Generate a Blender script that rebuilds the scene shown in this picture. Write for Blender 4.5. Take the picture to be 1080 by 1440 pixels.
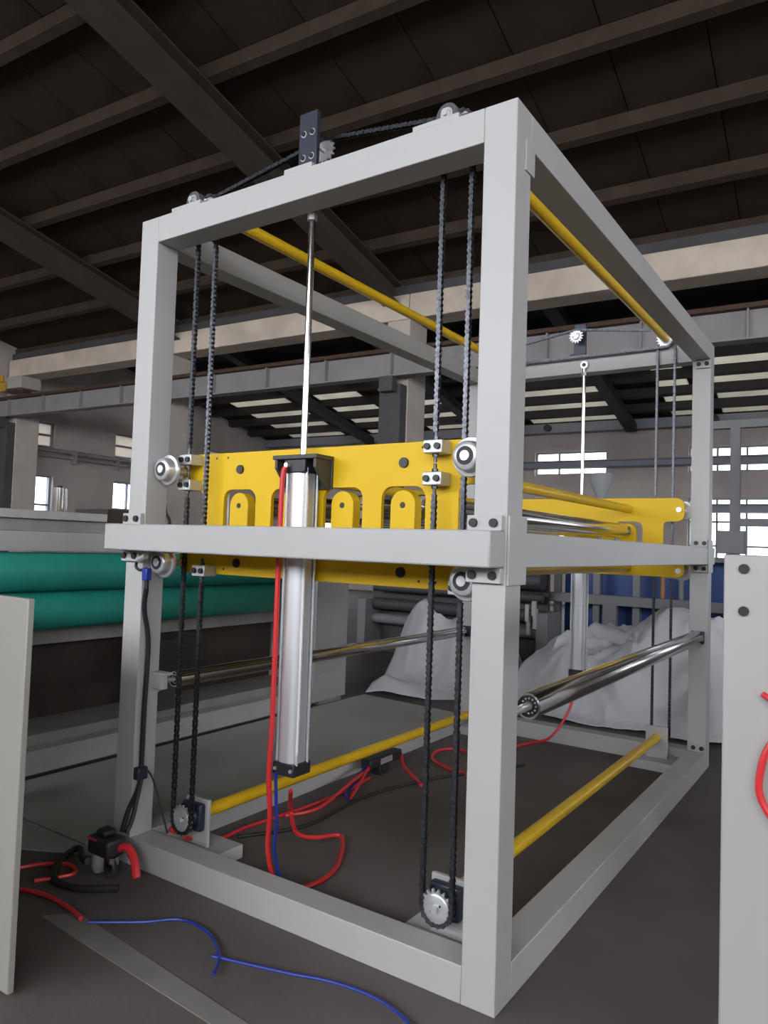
import bpy, bmesh, math, random
from mathutils import Vector, Matrix
random.seed(7)
PI = math.pi
scene = bpy.context.scene
for o in list(bpy.data.objects): bpy.data.objects.remove(o)
COL = scene.collection

# ------------------------------------------------------------------ camera
def make_camera():
    yaw, pitch, roll, f = -0.5939, 0.0446, 0.0332, 1041.8
    cd = bpy.data.cameras.new('camera'); co = bpy.data.objects.new('camera', cd); COL.objects.link(co)
    fw = Vector((math.sin(yaw)*math.cos(pitch), math.cos(yaw)*math.cos(pitch), math.sin(pitch)))
    rt = Vector((math.cos(yaw), -math.sin(yaw), 0)); up = rt.cross(fw)
    r2 = rt*math.cos(roll)+up*math.sin(roll); u2 = -rt*math.sin(roll)+up*math.cos(roll)
    m = Matrix((r2, u2, -fw)).transposed().to_4x4()
    m.translation = Vector((0.8986, -1.966, 1.3132))
    co.matrix_world = m
    cd.sensor_fit = 'VERTICAL'; cd.sensor_height = 36.0; cd.lens = 36.0*f/1440.0
    cd.clip_start = 0.05; cd.clip_end = 200
    scene.camera = co
make_camera()

# ------------------------------------------------------------------ world, light, exposure
TH = math.radians(2.9)                     # the hall is turned a little against the machine
UX, VX = Vector((math.cos(TH), math.sin(TH), 0)), Vector((-math.sin(TH), math.cos(TH), 0))
def B(u, v, z): return UX*u + VX*v + Vector((0, 0, z))
wd = bpy.data.worlds.new('overcast_sky'); scene.world = wd; wd.use_nodes = True
bg = wd.node_tree.nodes['Background']; bg.inputs[0].default_value = (0.90, 0.94, 1.0, 1); bg.inputs[1].default_value = 7.0
def fill_lamp(name, loc, target, sx, sy, power, col):
    ld = bpy.data.lights.new(name, 'AREA'); ld.shape = 'RECTANGLE'; ld.size = sx; ld.size_y = sy
    ld.energy = power; ld.color = col
    o = bpy.data.objects.new(name, ld); COL.objects.link(o); o.location = loc
    o.rotation_euler = (Vector(target)-Vector(loc)).to_track_quat('-Z', 'Y').to_euler()
    return o
# area lamp added at an unseen opening behind the photographer, widened to brighten the hall
fill_lamp('front_window_daylight', B(-2.0, -8.0, 4.0), B(-2.0, 0, 3.6), 21.0, 2.4, 560, (0.97, 0.96, 1.0))
# area lamp added at an unseen right wall opening to lift the side faces
fill_lamp('window_daylight', B(11.9, 0.0, 4.0), B(0, 0.0, 3.2), 12.0, 2.0, 110, (1.0, 0.97, 0.93))
scene.view_settings.view_transform = 'Standard'
try: scene.view_settings.look = 'None'
except Exception: pass
scene.view_settings.exposure = -0.08; scene.view_settings.gamma = 1.0
scene.view_settings.use_curve_mapping = False

# ------------------------------------------------------------------ materials
MATS = {}
def mat(name, col, rough=0.5, metal=0.0, noise=0.0, nscale=6.0, bump=0.0, bscale=60.0, col2=None, spec=0.5, coat=0.0):
    m = bpy.data.materials.new(name); m.use_nodes = True; nt = m.node_tree; n = nt.nodes; l = nt.links
    b = n['Principled BSDF']; b.inputs['Roughness'].default_value = rough; b.inputs['Metallic'].default_value = metal
    b.inputs['Base Color'].default_value = (*col, 1); b.inputs['Specular IOR Level'].default_value = spec
    if coat: b.inputs['Coat Weight'].default_value = coat
    tc = n.new('ShaderNodeTexCoord')
    if noise or col2:
        t = n.new('ShaderNodeTexNoise'); t.inputs['Scale'].default_value = nscale; t.inputs['Detail'].default_value = 6
        l.new(tc.outputs['Object'], t.inputs['Vector'])
        r = n.new('ShaderNodeMix'); r.data_type = 'RGBA'
        c2 = col2 if col2 else tuple(c*(1-noise) for c in col)
        r.inputs['A'].default_value = (*c2, 1); r.inputs['B'].default_value = (*col, 1)
        mr = n.new('ShaderNodeMapRange'); mr.inputs['From Min'].default_value = 0.35; mr.inputs['From Max'].default_value = 0.62
        l.new(t.outputs['Fac'], mr.inputs['Value']); l.new(mr.outputs['Result'], r.inputs['Factor'])
        l.new(r.outputs['Result'], b.inputs['Base Color'])
    if bump:
        t2 = n.new('ShaderNodeTexNoise'); t2.inputs['Scale'].default_value = bscale; t2.inputs['Detail'].default_value = 4
        l.new(tc.outputs['Object'], t2.inputs['Vector'])
        bp = n.new('ShaderNodeBump'); bp.inputs['Strength'].default_value = bump; bp.inputs['Distance'].default_value = 0.01
        l.new(t2.outputs['Fac'], bp.inputs['Height']); l.new(bp.outputs['Normal'], b.inputs['Normal'])
    MATS[name] = m; return m
mat('frame_paint', (0.44, 0.435, 0.43), 0.42, noise=0.04, nscale=3)
mat('panel_paint', (0.385, 0.375, 0.365), 0.40, noise=0.04, nscale=2)
mat('beige_paint', (0.30, 0.29, 0.262), 0.45, noise=0.05, nscale=2)
mat('old_grey', (0.46, 0.45, 0.43), 0.5, noise=0.12, nscale=4)
mat('dull_grey', (0.33, 0.315, 0.295), 0.6, noise=0.2, nscale=4)
mat('yellow', (0.74, 0.475, 0.010), 0.5, noise=0.05, nscale=3, spec=0.28)
mat('yellow_shaft', (0.74, 0.46, 0.012), 0.30, noise=0.08, nscale=8)
mat('chrome', (0.62, 0.61, 0.60), 0.13, 1.0)
mat('zinc', (0.66, 0.67, 0.68), 0.33, 0.6, noise=0.15, nscale=30)
mat('aluminium', (0.68, 0.69, 0.72), 0.40, 0.6)
mat('block_zinc', (0.52, 0.53, 0.54), 0.42, 0.6)
mat('chain', (0.105, 0.110, 0.125), 0.32, 0.85, noise=0.5, nscale=90)
mat('black', (0.018, 0.018, 0.022), 0.45)
mat('navy_black', (0.022, 0.027, 0.045), 0.42)
mat('bolt', (0.022, 0.022, 0.024), 0.4, 0.3)
mat('dark_bracket', (0.045, 0.045, 0.042), 0.5)
mat('rubber', (0.012, 0.012, 0.014), 0.55)
mat('red_hose', (0.62, 0.03, 0.035), 0.35)
mat('blue_hose', (0.015, 0.035, 0.28), 0.35)
mat('white_hose', (0.7, 0.7, 0.68), 0.35)
mat('green', (0.020, 0.30, 0.24), 0.55, noise=0.12, nscale=5)
mat('concrete', (0.78, 0.67, 0.55), 0.85, noise=0.22, nscale=1.6, bump=0.3, bscale=30)
mat('column_concrete', (0.62, 0.55, 0.49), 0.85, noise=0.15, nscale=2, bump=0.2, bscale=30)
mat('floor', (0.150, 0.130, 0.122), 0.62, col2=(0.100, 0.086, 0.080), nscale=1.1, bump=0.12, bscale=45, spec=0.2)
mat('floor_grey', (0.50, 0.485, 0.465), 0.60, col2=(0.41, 0.395, 0.375), nscale=1.5, bump=0.1, bscale=40, spec=0.35)
mat('floor_strip', (0.20, 0.19, 0.178), 0.7, noise=0.2, nscale=5)
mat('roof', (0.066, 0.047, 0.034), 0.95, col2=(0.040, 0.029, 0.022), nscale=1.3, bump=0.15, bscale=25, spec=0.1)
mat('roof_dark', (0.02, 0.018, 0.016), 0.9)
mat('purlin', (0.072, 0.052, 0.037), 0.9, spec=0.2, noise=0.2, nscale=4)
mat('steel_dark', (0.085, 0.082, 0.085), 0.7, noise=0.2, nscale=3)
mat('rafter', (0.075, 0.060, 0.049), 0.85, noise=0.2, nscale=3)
mat('lean_purlin', (0.030, 0.028, 0.028), 0.7)
mat('girder', (0.30, 0.28, 0.28), 0.65, noise=0.15, nscale=3)
mat('rail_rust', (0.085, 0.045, 0.030), 0.8, noise=0.3, nscale=9)
mat('wall', (0.56, 0.49, 0.46), 0.9, col2=(0.44, 0.385, 0.36), nscale=0.9, bump=0.15, bscale=20)
mat('wall_blue', (0.10, 0.12, 0.15), 0.8, noise=0.2, nscale=1)
mat('wframe', (0.30, 0.31, 0.34), 0.5)
mat('eave', (0.30, 0.31, 0.36), 0.6)
mat('blue_panel', (0.018, 0.060, 0.230), 0.5, noise=0.15, nscale=3)
mat('bg_grey', (0.20, 0.20, 0.21), 0.6, noise=0.1, nscale=3)
mat('bg_dark', (0.05, 0.05, 0.055), 0.6)
mat('brown', (0.050, 0.035, 0.028), 0.7, noise=0.3, nscale=5)
mat('orange', (0.50, 0.16, 0.04), 0.6)
mat('crane_yellow', (0.55, 0.30, 0.03), 0.5)
mat('crane_cream', (0.42, 0.39, 0.33), 0.6)
mat('copper', (0.40, 0.17, 0.06), 0.5, noise=0.3, nscale=8)
mat('film', (0.68, 0.68, 0.72), 0.33, noise=0.06, nscale=3)
mat('asphalt', (0.25, 0.25, 0.25), 0.9)
def glass_mat():
    m = bpy.data.materials.new('glass'); m.use_nodes = True; nt = m.node_tree; n = nt.nodes; l = nt.links
    n.remove(n['Principled BSDF']); out = n['Material Output']
    t = n.new('ShaderNodeBsdfTransparent'); t.inputs[0].default_value = (0.93, 0.95, 0.97, 1)
    g = n.new('ShaderNodeBsdfGlossy'); g.inputs['Roughness'].default_value = 0.05
    mx = n.new('ShaderNodeMixShader'); mx.inputs[0].default_value = 0.06
    l.new(t.outputs[0], mx.inputs[1]); l.new(g.outputs[0], mx.inputs[2]); l.new(mx.outputs[0], out.inputs[0]); MATS['glass'] = m
glass_mat()
def translucent_mat(name, col, tr):
    m = bpy.data.materials.new(name); m.use_nodes = True; nt = m.node_tree; n = nt.nodes; l = nt.links
    n.remove(n['Principled BSDF']); out = n['Material Output']
    t = n.new('ShaderNodeBsdfTranslucent'); t.inputs[0].default_value = (*col, 1)
    d = n.new('ShaderNodeBsdfDiffuse'); d.inputs[0].default_value = (*col, 1)
    no = n.new('ShaderNodeTexNoise'); no.inputs['Scale'].default_value = 1.2
    tc = n.new('ShaderNodeTexCoord'); l.new(tc.outputs['Object'], no.inputs['Vector'])
    r = n.new('ShaderNodeMix'); r.data_type = 'RGBA'; r.inputs['A'].default_value = (*[c*0.6 for c in col], 1); r.inputs['B'].default_value = (*col, 1)
    l.new(no.outputs['Fac'], r.inputs['Factor']); l.new(r.outputs['Result'], t.inputs[0])
    mx = n.new('ShaderNodeMixShader'); mx.inputs[0].default_value = tr
    l.new(d.outputs[0], mx.inputs[1]); l.new(t.outputs[0], mx.inputs[2]); l.new(mx.outputs[0], out.inputs[0]); MATS[name] = m
translucent_mat('skylight', (0.44, 0.42, 0.375), 0.78)
translucent_mat('curtain', (0.62, 0.58, 0.53), 0.7)
translucent_mat('hopper', (0.55, 0.58, 0.60), 0.4)

# ------------------------------------------------------------------ mesh helpers
def frame_of(d):
    d = Vector(d).normalized(); a = Vector((0, 0, 1)) if abs(d.z) < 0.9 else Vector((1, 0, 0))
    x = d.cross(a).normalized(); return x, d.cross(x).normalized(), d
class MB:
    def __init__(s): s.v = []; s.f = []; s.sm = []
    def add(s, vs, fs, smooth=False):
        o = len(s.v); s.v += [tuple(p) for p in vs]
        for f in fs: s.f.append([i+o for i in f]); s.sm.append(smooth)
        return s
    def box(s, x0, x1, y0, y1, z0, z1):
        vs = [(x, y, z) for z in (z0, z1) for y in (y0, y1) for x in (x0, x1)]
        return s.add(vs, [(0, 2, 3, 1), (4, 5, 7, 6), (0, 1, 5, 4), (2, 6, 7, 3), (0, 4, 6, 2), (1, 3, 7, 5)])
    def bbox(s, u0, u1, v0, v1, z0, z1):       # a box in hall coordinates
        vs = [B(x, y, z) for z in (z0, z1) for y in (v0, v1) for x in (u0, u1)]
        return s.add(vs, [(0, 2, 3, 1), (4, 5, 7, 6), (0, 1, 5, 4), (2, 6, 7, 3), (0, 4, 6, 2), (1, 3, 7, 5)])
    def hexa(s, p):                             # 8 points ordered like box
        return s.add(p, [(0, 2, 3, 1), (4, 5, 7, 6), (0, 1, 5, 4), (2, 6, 7, 3), (0, 4, 6, 2), (1, 3, 7, 5)])
    def cyl(s, a, b, r, n=20, r2=None, caps=True, smooth=True):
        a = Vector(a); b = Vector(b); x, y, d = frame_of(b-a); r2 = r if r2 is None else r2
        vs = []
        for c, rr in ((a, r), (b, r2)):
            for i in range(n):
                t = 2*PI*i/n; vs.append(c+x*math.cos(t)*rr+y*math.sin(t)*rr)
        s.add(vs, [(i, i+n, (i+1) % n+n, (i+1) % n) for i in range(n)], smooth)
        if caps:
            s.add(vs[:n], [tuple(range(n))]); s.add(vs[n:], [tuple(range(n-1, -1, -1))])
        return s
    def lathe(s, org, axis, prof, n=28, smooth=True):   # prof: (distance along axis, radius)
        o = Vector(org); x, y, d = frame_of(axis); vs = []
        for h, r in prof:
            for i in range(n):
                t = 2*PI*i/n; vs.append(o+d*h+x*math.cos(t)*r+y*math.sin(t)*r)
        fs = []
        for k in range(len(prof)-1):
            for i in range(n):
                j = (i+1) % n; fs.append((k*n+i, (k+1)*n+i, (k+1)*n+j, k*n+j))
        s.add(vs, fs, smooth); s.add(vs[:n], [tuple(range(n))]); s.add(vs[-n:], [tuple(range(n-1, -1, -1))])
        return s
    def tube(s, pts, r, n=8, sub=6):
        P = [Vector(p) for p in pts]
        if sub > 1 and len(P) > 2:
            Q = []
            for i in range(len(P)-1):
                p0 = P[max(i-1, 0)]; p1 = P[i]; p2 = P[i+1]; p3 = P[min(i+2, len(P)-1)]
                for k in range(sub):
                    t = k/sub
                    Q.append(0.5*((2*p1)+(p2-p0)*t+(2*p0-5*p1+4*p2-p3)*t*t+(3*p1-p0-3*p2+p3)*t**3))
            Q.append(P[-1]); P = Q
        vs = []; prev = None
        for i, p in enumerate(P):
            d = (P[min(i+1, len(P)-1)]-P[max(i-1, 0)]).normalized()
            if prev is None: x = frame_of(d)[0]
            else:
                x = prev-d*prev.dot(d); x = x.normalized() if x.length > 1e-6 else frame_of(d)[0]
            prev = x; y = d.cross(x)
            for k in range(n):
                t = 2*PI*k/n; vs.append(p+x*math.cos(t)*r+y*math.sin(t)*r)
        m = len(P); fs = []
        for i in range(m-1):
            for k in range(n):
                j = (k+1) % n; fs.append((i*n+k, i*n+j, (i+1)*n+j, (i+1)*n+k))
        s.add(vs, fs, True); s.add(vs[:n], [tuple(range(n-1, -1, -1))]); s.add(vs[-n:], [tuple(range(n))])
        return s
    def prism(s, poly, org, ex, ey, depth):     # poly in (ex, ey) plane at org, extruded by vector depth
        o = Vector(org); ex = Vector(ex); ey = Vector(ey); d = Vector(depth); n = len(poly)
        a = [o+ex*x+ey*y for x, y in poly]; vs = a+[p+d for p in a]
        fs = [tuple(range(n)), tuple(range(2*n-1, n-1, -1))]+[(i, i+n, (i+1) % n+n, (i+1) % n) for i in range(n)]
        return s.add(vs, fs)
    def build(s, name, m, parent=None, bevel=0.0, seg=2):
        me = bpy.data.meshes.new(name); me.from_pydata([tuple(p) for p in s.v], [], s.f)
        me.polygons.foreach_set('use_smooth', s.sm)
        bm = bmesh.new(); bm.from_mesh(me); bmesh.ops.recalc_face_normals(bm, faces=bm.faces); bm.to_mesh(me); bm.free()
        me.materials.append(MATS[m]); me.set_sharp_from_angle(angle=0.7); me.update()
        o = bpy.data.objects.new(name, me); COL.objects.link(o)
        if parent: o.parent = parent
        if bevel:
            bv = o.modifiers.new('bevel', 'BEVEL'); bv.width = bevel; bv.segments = seg; bv.limit_method = 'ANGLE'
        return o
def tag(o, label=None, cat=None, group=None, kind=None):
    if label: o['label'] = label
    if cat: o['category'] = cat
    if group: o['group'] = group
    if kind: o['kind'] = kind
    return o
def thing(name, label, cat, loc=(0, 0, 0), group=None):
    o = bpy.data.objects.new(name, None); o.empty_display_size = 0.05; COL.objects.link(o)
    o.location = loc; tag(o, label, cat, group); return o
def fin(root):                                  # parts are written in world coordinates: shift them under the root
    bpy.context.view_layer.update()
    inv = Matrix.Translation(root.location).inverted()
    for c in root.children: c.matrix_parent_inverse = inv
    return root
def struct(name, mb, m, **k):
    o = mb.build(name, m, **k); o['kind'] = 'structure'; return o
def box(name, m, x0, x1, y0, y1, z0, z1, parent=None, bevel=0.0): return MB().box(x0, x1, y0, y1, z0, z1).build(name, m, parent, bevel)
def bbox(name, m, u0, u1, v0, v1, z0, z1, parent=None, bevel=0.0): return MB().bbox(u0, u1, v0, v1, z0, z1).build(name, m, parent, bevel)
def cyl(name, m, a, b, r, parent=None, n=20): return MB().cyl(a, b, r, n).build(name, m, parent)
def hexbolt(name, c, axis, r, h, parent, m='bolt', n=12):
    a = Vector(axis).normalized(); mb = MB().cyl(Vector(c), Vector(c)+a*h, r, n, r*0.93); mb.cyl(Vector(c)+a*h*0.98, Vector(c)+a*(h*1.02), r*0.5, 6)
    return mb.build(name, m, parent)

CX = 0.265
W, L, H, w = 1.716, 3.077, 2.65, 0.108          # machine frame: width, length, height, tube

# ================================================================== THE HALL
V0, V1, U0, U1, VF = 7.2, 16.0, -14.3, 12.0, -8.2   # column line, far wall, left wall, right wall, front wall
fl = MB().bbox(U0-1.2, U1, VF, V1+0.3, -0.3, 0.0)
floor = struct('floor', fl, 'floor')
# lighter worn concrete on the left, with a crack between the pours, and a pale strip near the photographer
def slab(name, pts, m, z=0.004):
    n = len(pts); mb = MB(); vs = [(x, y, -0.02) for x, y in pts]+[(x, y, z) for x, y in pts]
    mb.add(vs, [tuple(range(n-1, -1, -1)), tuple(range(n, 2*n))]+[(i, (i+1) % n, (i+1) % n+n, i+n) for i in range(n)])
    return mb.build(name, m, floor)
slab('floor_slab', [(-2.87, 0.015), (-1.76, 0.01), (-1.80, 3.3), (-2.87, 3.4)], 'floor_grey')
slab('floor_slab', [(-2.87, -0.60), (-1.76, -0.02), (-1.76, 0.0), (-2.87, 0.003)], 'floor_grey')
slab('floor_strip', [(-1.50, -0.44), (-1.41, -0.35), (-0.50, -0.43), (0.4, -0.62), (0.4, -0.70), (-0.60, -0.49)], 'floor_strip', 0.003)

# --- left end wall with window openings, built round the holes
def wall_with_holes(mb, a0, a1, z0, z1, holes, put):
    """holes: (a, b, z0, z1) non-overlapping; cut the wall into columns and rows"""
    xs = sorted({a0, a1, *[h[0] for h in holes], *[h[1] for h in holes]})
    for i in range(len(xs)-1):
        c = (xs[i]+xs[i+1])/2; hs = sorted([h for h in holes if h[0] < c < h[1]], key=lambda h: h[2]); z = z0
        for h in hs:
            if h[2] > z: put(mb, xs[i], xs[i+1], z, h[2])
            z = h[3]
        if z < z1: put(mb, xs[i], xs[i+1], z, z1)
    return mb
left_up = [(7.25, 8.45, 3.26, 3.83), (10.1, 11.1, 3.26, 3.86), (13.2, 14.2, 3.26, 3.86)]
left_lo = [(7.25, 8.45, 1.3, 2.63), (10.1, 11.1, 1.3, 2.67), (13.2, 14.2, 1.3, 2.67)]
wl = wall_with_holes(MB(), VF, V1+0.25, 0, 9.2, left_up+left_lo, lambda m, a, b, z0, z1: m.bbox(U0-0.25, U0, a, b, z0, z1))
struct('wall_left', wl, 'wall')
back_up = [(-13.0, -11.2, 3.20, 3.79), (-9.30, -7.49, 3.20, 3.79), (-5.65, -3.84, 3.20, 3.79), (-2.0, -0.19, 3.20, 3.79), (1.65, 3.46, 3.20, 3.79), (5.3, 7.1, 3.2, 3.79)]
back_lo = [(a, b, 1.0, 2.62) for a, b, _, _ in back_up]
wb = wall_with_holes(MB(), U0-0.25, U1+0.25, 0, 6.4, back_up+back_lo, lambda m, a, b, z0, z1: m.bbox(a, b, V1, V1+0.25, z0, z1))
struct('wall_back', wb, 'wall')
front_light_band = (-12.6, 8.6, 2.7, 5.3)  # unseen opening, sized for the light it throws into the hall
wf = wall_with_holes(MB(), U0-0.25, U1+0.25, 0, 9.2, [front_light_band], lambda m, a, b, z0, z1: m.bbox(a, b, VF-0.25, VF, z0, z1))
struct('wall_front', wf, 'wall')
struct('wall_right', wall_with_holes(MB(), VF, V1, 0, 9.2, [(-6.1, 6.1, 2.9, 5.1)], lambda m, a, b, z0, z1: m.bbox(U1, U1+0.25, a, b, z0, z1)), 'wall')  # opening in this unseen wall is added to let in side light
WN = [0]
def window(kind, a, b, z0, z1, cols, rows, pane='glass'):
    WN[0] += 1; t = thing('window_%d' % WN[0], None, None); t['kind'] = 'structure'
    def bar(nm, m, p0, p1, q0, q1, d0, d1):
        if kind == 'left': bbox(nm, m, U0-0.25+d0, U0-0.25+d1, p0, p1, q0, q1, t)
        else: bbox(nm, m, p0, p1, V1+0.25-d1, V1+0.25-d0, q0, q1, t)
    f = 0.045
    for p0, p1, q0, q1 in ((a, b, z0, z0+f), (a, b, z1-f, z1), (a, a+f, z0+f, z1-f), (b-f, b, z0+f, z1-f)): bar('window_frame', 'wframe', p0, p1, q0, q1, 0.08, 0.16)
    for i in range(1, cols):
        c = a+(b-a)*i/cols; bar('mullion', 'wframe', c-f/2, c+f/2, z0+f, z1-f, 0.09, 0.15)
    for j in range(1, rows):
        c = z0+(z1-z0)*j/rows; bar('transom', 'wframe', a+f, b-f, c-f/2, c+f/2, 0.09, 0.15)
    for i in range(cols):
        for j in range(rows):
            bar('pane', pane, a+(b-a)*i/cols+0.01, a+(b-a)*(i+1)/cols-0.01, z0+(z1-z0)*j/rows+0.01, z0+(z1-z0)*(j+1)/rows-0.01, 0.115, 0.121)
for i, (a, b, z0, z1) in enumerate(left_up): window('left', a, b, z0, z1, 1, 2, 'curtain')
for (a, b, z0, z1) in left_lo: window('left', a, b, z0, z1, 2, 2)
for (a, b, z0, z1) in back_up: window('back', a, b, z0, z1, 3, 1)
for (a, b, z0, z1) in back_lo: window('back', a, b, z0, z1, 3, 3)
# ground outside, so that the windows and the added openings look out on a yard
struct('ground_outside', MB().bbox(-60, 60, -60, 70, -0.8, -0.32), 'asphalt')
# conduits and beams on the walls
def wall_pipe():
    t = thing('wall_pipe', 'pair of grey pipes running along the left end wall', 'pipe', B(U0+0.08, 10.5, 3.15))
    cyl('pipe', 'girder', B(U0+0.10, 6.9, 3.20), B(U0+0.10, 15.7, 3.16), 0.05, t, 12)
    cyl('pipe', 'girder', B(U0+0.10, 6.9, 3.08), B(U0+0.10, 15.7, 3.04), 0.04, t, 12)
    for v in (8.9, 10.1, 11.7, 13.3): bbox('pipe_bracket', 'girder', U0, U0+0.16, v-0.03, v+0.03, 2.93, 3.25, t)
    fin(t)
wall_pipe()
def wall_beam(z0, z1, label, d=0.16):
    t = thing('wall_beam', label, 'beam', B(-3, V1-0.1, z0)); bbox('web', 'eave', U0, U1, V1-d+0.05, V1-0.003, z0, z1, t)
    bbox('flange', 'eave', U0, U1, V1-d-0.06, V1-0.003, z1, z1+0.025, t); fin(t)
wall_beam(3.345, 3.47, 'long grey-blue beam crossing the upper strip windows of the far wall', 0.5)
wall_beam(2.27, 2.42, 'long grey-blue beam crossing the lower windows of the far wall', 0.5)
eb = thing('eave_beam', 'pale steel eave beam along the top of the far wall', 'beam', B(-3, V1-0.3, 4.3))
bbox('web', 'eave', U0, U1, V1-0.34, V1-0.28, 4.22, 4.44, eb)
for i in range(9): cyl('lamp_bracket', 'bg_dark', B(-9+1.9*i, V1-0.46, 4.33), B(-9+1.9*i, V1-0.34, 4.33), 0.09, eb, 10)
fin(eb)

# --- main roof: sheets, purlins, rafters.  z of the purlin underside falls 0.2 per metre towards the columns
VC = -2.008
def zr(v): return 1.294+5.7-0.2*(v-VC)
ridge = -2.6
ceil = MB()
def slope_box(mb, u0, u1, v0, v1, d0, d1, zf):   # box following the slope zf(v), between offsets d0..d1 above it
    return mb.hexa([B(u, v, zf(v)+d) for d in (d0, d1) for v in (v0, v1) for u in (u0, u1)])
def zr2(v): return zr(ridge)-0.2*(ridge-v)
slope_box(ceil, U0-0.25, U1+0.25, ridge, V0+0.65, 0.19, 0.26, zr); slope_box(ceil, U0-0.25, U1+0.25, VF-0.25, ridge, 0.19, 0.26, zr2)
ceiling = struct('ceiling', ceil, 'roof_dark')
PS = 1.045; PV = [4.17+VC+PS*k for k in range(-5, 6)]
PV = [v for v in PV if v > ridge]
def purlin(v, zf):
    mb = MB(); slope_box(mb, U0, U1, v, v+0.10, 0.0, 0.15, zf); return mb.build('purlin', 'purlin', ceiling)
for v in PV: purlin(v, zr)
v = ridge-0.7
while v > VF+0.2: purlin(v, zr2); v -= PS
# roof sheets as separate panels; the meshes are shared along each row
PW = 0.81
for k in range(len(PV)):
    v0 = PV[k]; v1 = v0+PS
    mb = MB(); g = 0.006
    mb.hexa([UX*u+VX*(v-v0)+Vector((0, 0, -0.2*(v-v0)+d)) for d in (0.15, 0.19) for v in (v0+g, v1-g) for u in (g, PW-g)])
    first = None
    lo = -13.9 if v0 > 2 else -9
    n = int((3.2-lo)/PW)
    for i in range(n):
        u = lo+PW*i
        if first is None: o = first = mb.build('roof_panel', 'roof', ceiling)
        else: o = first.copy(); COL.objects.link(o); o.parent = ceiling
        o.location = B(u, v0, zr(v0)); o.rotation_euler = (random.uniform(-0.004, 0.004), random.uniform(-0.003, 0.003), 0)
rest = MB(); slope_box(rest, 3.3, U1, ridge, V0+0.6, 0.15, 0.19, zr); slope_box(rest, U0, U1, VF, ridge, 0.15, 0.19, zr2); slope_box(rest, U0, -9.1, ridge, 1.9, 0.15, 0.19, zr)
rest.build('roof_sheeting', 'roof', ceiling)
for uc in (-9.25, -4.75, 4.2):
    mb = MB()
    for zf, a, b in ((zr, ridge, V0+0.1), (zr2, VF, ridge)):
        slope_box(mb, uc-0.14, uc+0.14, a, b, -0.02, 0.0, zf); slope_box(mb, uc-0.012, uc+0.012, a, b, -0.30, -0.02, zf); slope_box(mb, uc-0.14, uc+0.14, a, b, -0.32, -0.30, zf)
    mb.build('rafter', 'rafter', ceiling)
# --- lean-to roof beyond the columns with translucent sheets
def zl(v): return 4.30+0.19*(16.0-v)
lr = MB(); slope_box(lr, U0-0.25, U1+0.25, V0+0.65, V0+3.6, 0.13, 0.18, zl)
lean = struct('ceiling_lean_to', lr, 'roof_dark')
sky_u = [(-13.2, -11.3), (-10.4, -9.1), (-8.5, -7.2), (-5.6, -3.4), (-2.3, -1.7), (-1.25, 0.2), (1.0, 2.6), (4.0, 5.2), (7, 8.2)]
edges = [U0-0.25]; solid = []
for a, b in sky_u: solid.append((edges[-1], a)); edges.append(b)
solid.append((edges[-1], U1+0.25))
for a, b in solid:
    m = MB(); slope_box(m, a, b, V0+3.6, V1+0.25, 0.13, 0.16, zl); m.build('roof_sheet', 'roof', lean)
for a, b in sky_u:
    m = MB(); slope_box(m, a, b, V0+3.6, V1+0.25, 0.13, 0.136, zl); m.build('skylight_sheet', 'skylight', lean)
v = 15.85
while v > V0+0.8:
    m = MB(); slope_box(m, U0, U1, v-0.14, v+0.02, -0.03, 0.13, zl); m.build('purlin', 'lean_purlin', lean); v -= 0.84
for uc in (-10.4, -6.8, -3.2, 0.6, 4.2):
    m = MB(); slope_box(m, uc-0.12, uc+0.12, V0+0.7, V1-0.3, -0.21, -0.03, zl); m.build('rafter', 'lean_purlin', lean)
struct('wall_upper_fascia', MB().bbox(U0, U1, V0+0.55, V0+0.65, 5.0, 6.35), 'roof_dark')
# --- columns, concrete beam and crane girder
for ur, lab in ((-13.88, 'concrete column at the left end of the crane girder beside the end wall'), (-9.33, 'concrete column behind the left post of the machine frame'),
                (-4.44, 'concrete column with dark steel stanchion in the middle of the hall'), (0.95, 'concrete column beyond the far right corner of the hall bay')):
    t = thing('concrete_column', lab, 'column', B(ur-0.2, V0+0.2, 0))
    bbox('shaft', 'column_concrete', ur-0.38, ur, V0+0.02, V0+0.55, 0, 4.60, t, 0.01)
    bbox('steel_stanchion', 'steel_dark', ur-0.37, ur-0.02, V0-0.16, V0+0.0195, 0, 3.62, t)
    bbox('bearing_bracket', 'steel_dark', ur-0.30, ur-0.08, V0-0.30, V0-0.1605, 3.50, 3.715, t)
    fin(t)
t = thing('concrete_beam', 'long weathered concrete tie beam under the roof edge', 'beam', B(-5, V0+0.2, 4.6))
bbox('beam_span', 'concrete', -14.2, -9.4, V0, V0+0.42, 4.60, 4.97, t, 0.015); bbox('beam_span', 'concrete', -9.39, -4.46, V0, V0+0.42, 4.60, 4.97, t, 0.015)
bbox('beam_span', 'concrete', -4.45, 0.91, V0, V0+0.42, 4.60, 4.97, t, 0.015); bbox('beam_span', 'concrete', 0.92, 5.1, V0, V0+0.42, 4.60, 4.97, t, 0.015)
bbox('ledge', 'steel_dark', -14.2, 5.1, V0+0.06, V0+0.5, 4.975, 5.12, t); fin(t)
t = thing('crane_girder', 'dark grey steel crane girder with a rusty rail on top', 'girder', B(-5, V0-0.15, 3.74))
bbox('web', 'girder', -15.0, 8, V0-0.16, V0-0.14, 3.74, 4.07, t); bbox('bottom_flange', 'girder', -15.0, 8, V0-0.25, V0-0.05, 3.72, 3.74, t); bbox('top_flange', 'rail_rust', -15.0, 8, V0-0.26, V0-0.04, 4.07, 4.09, t)
bbox('rail', 'rail_rust', -15.0, 8, V0-0.18, V0-0.12, 4.09, 4.15, t)
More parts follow.
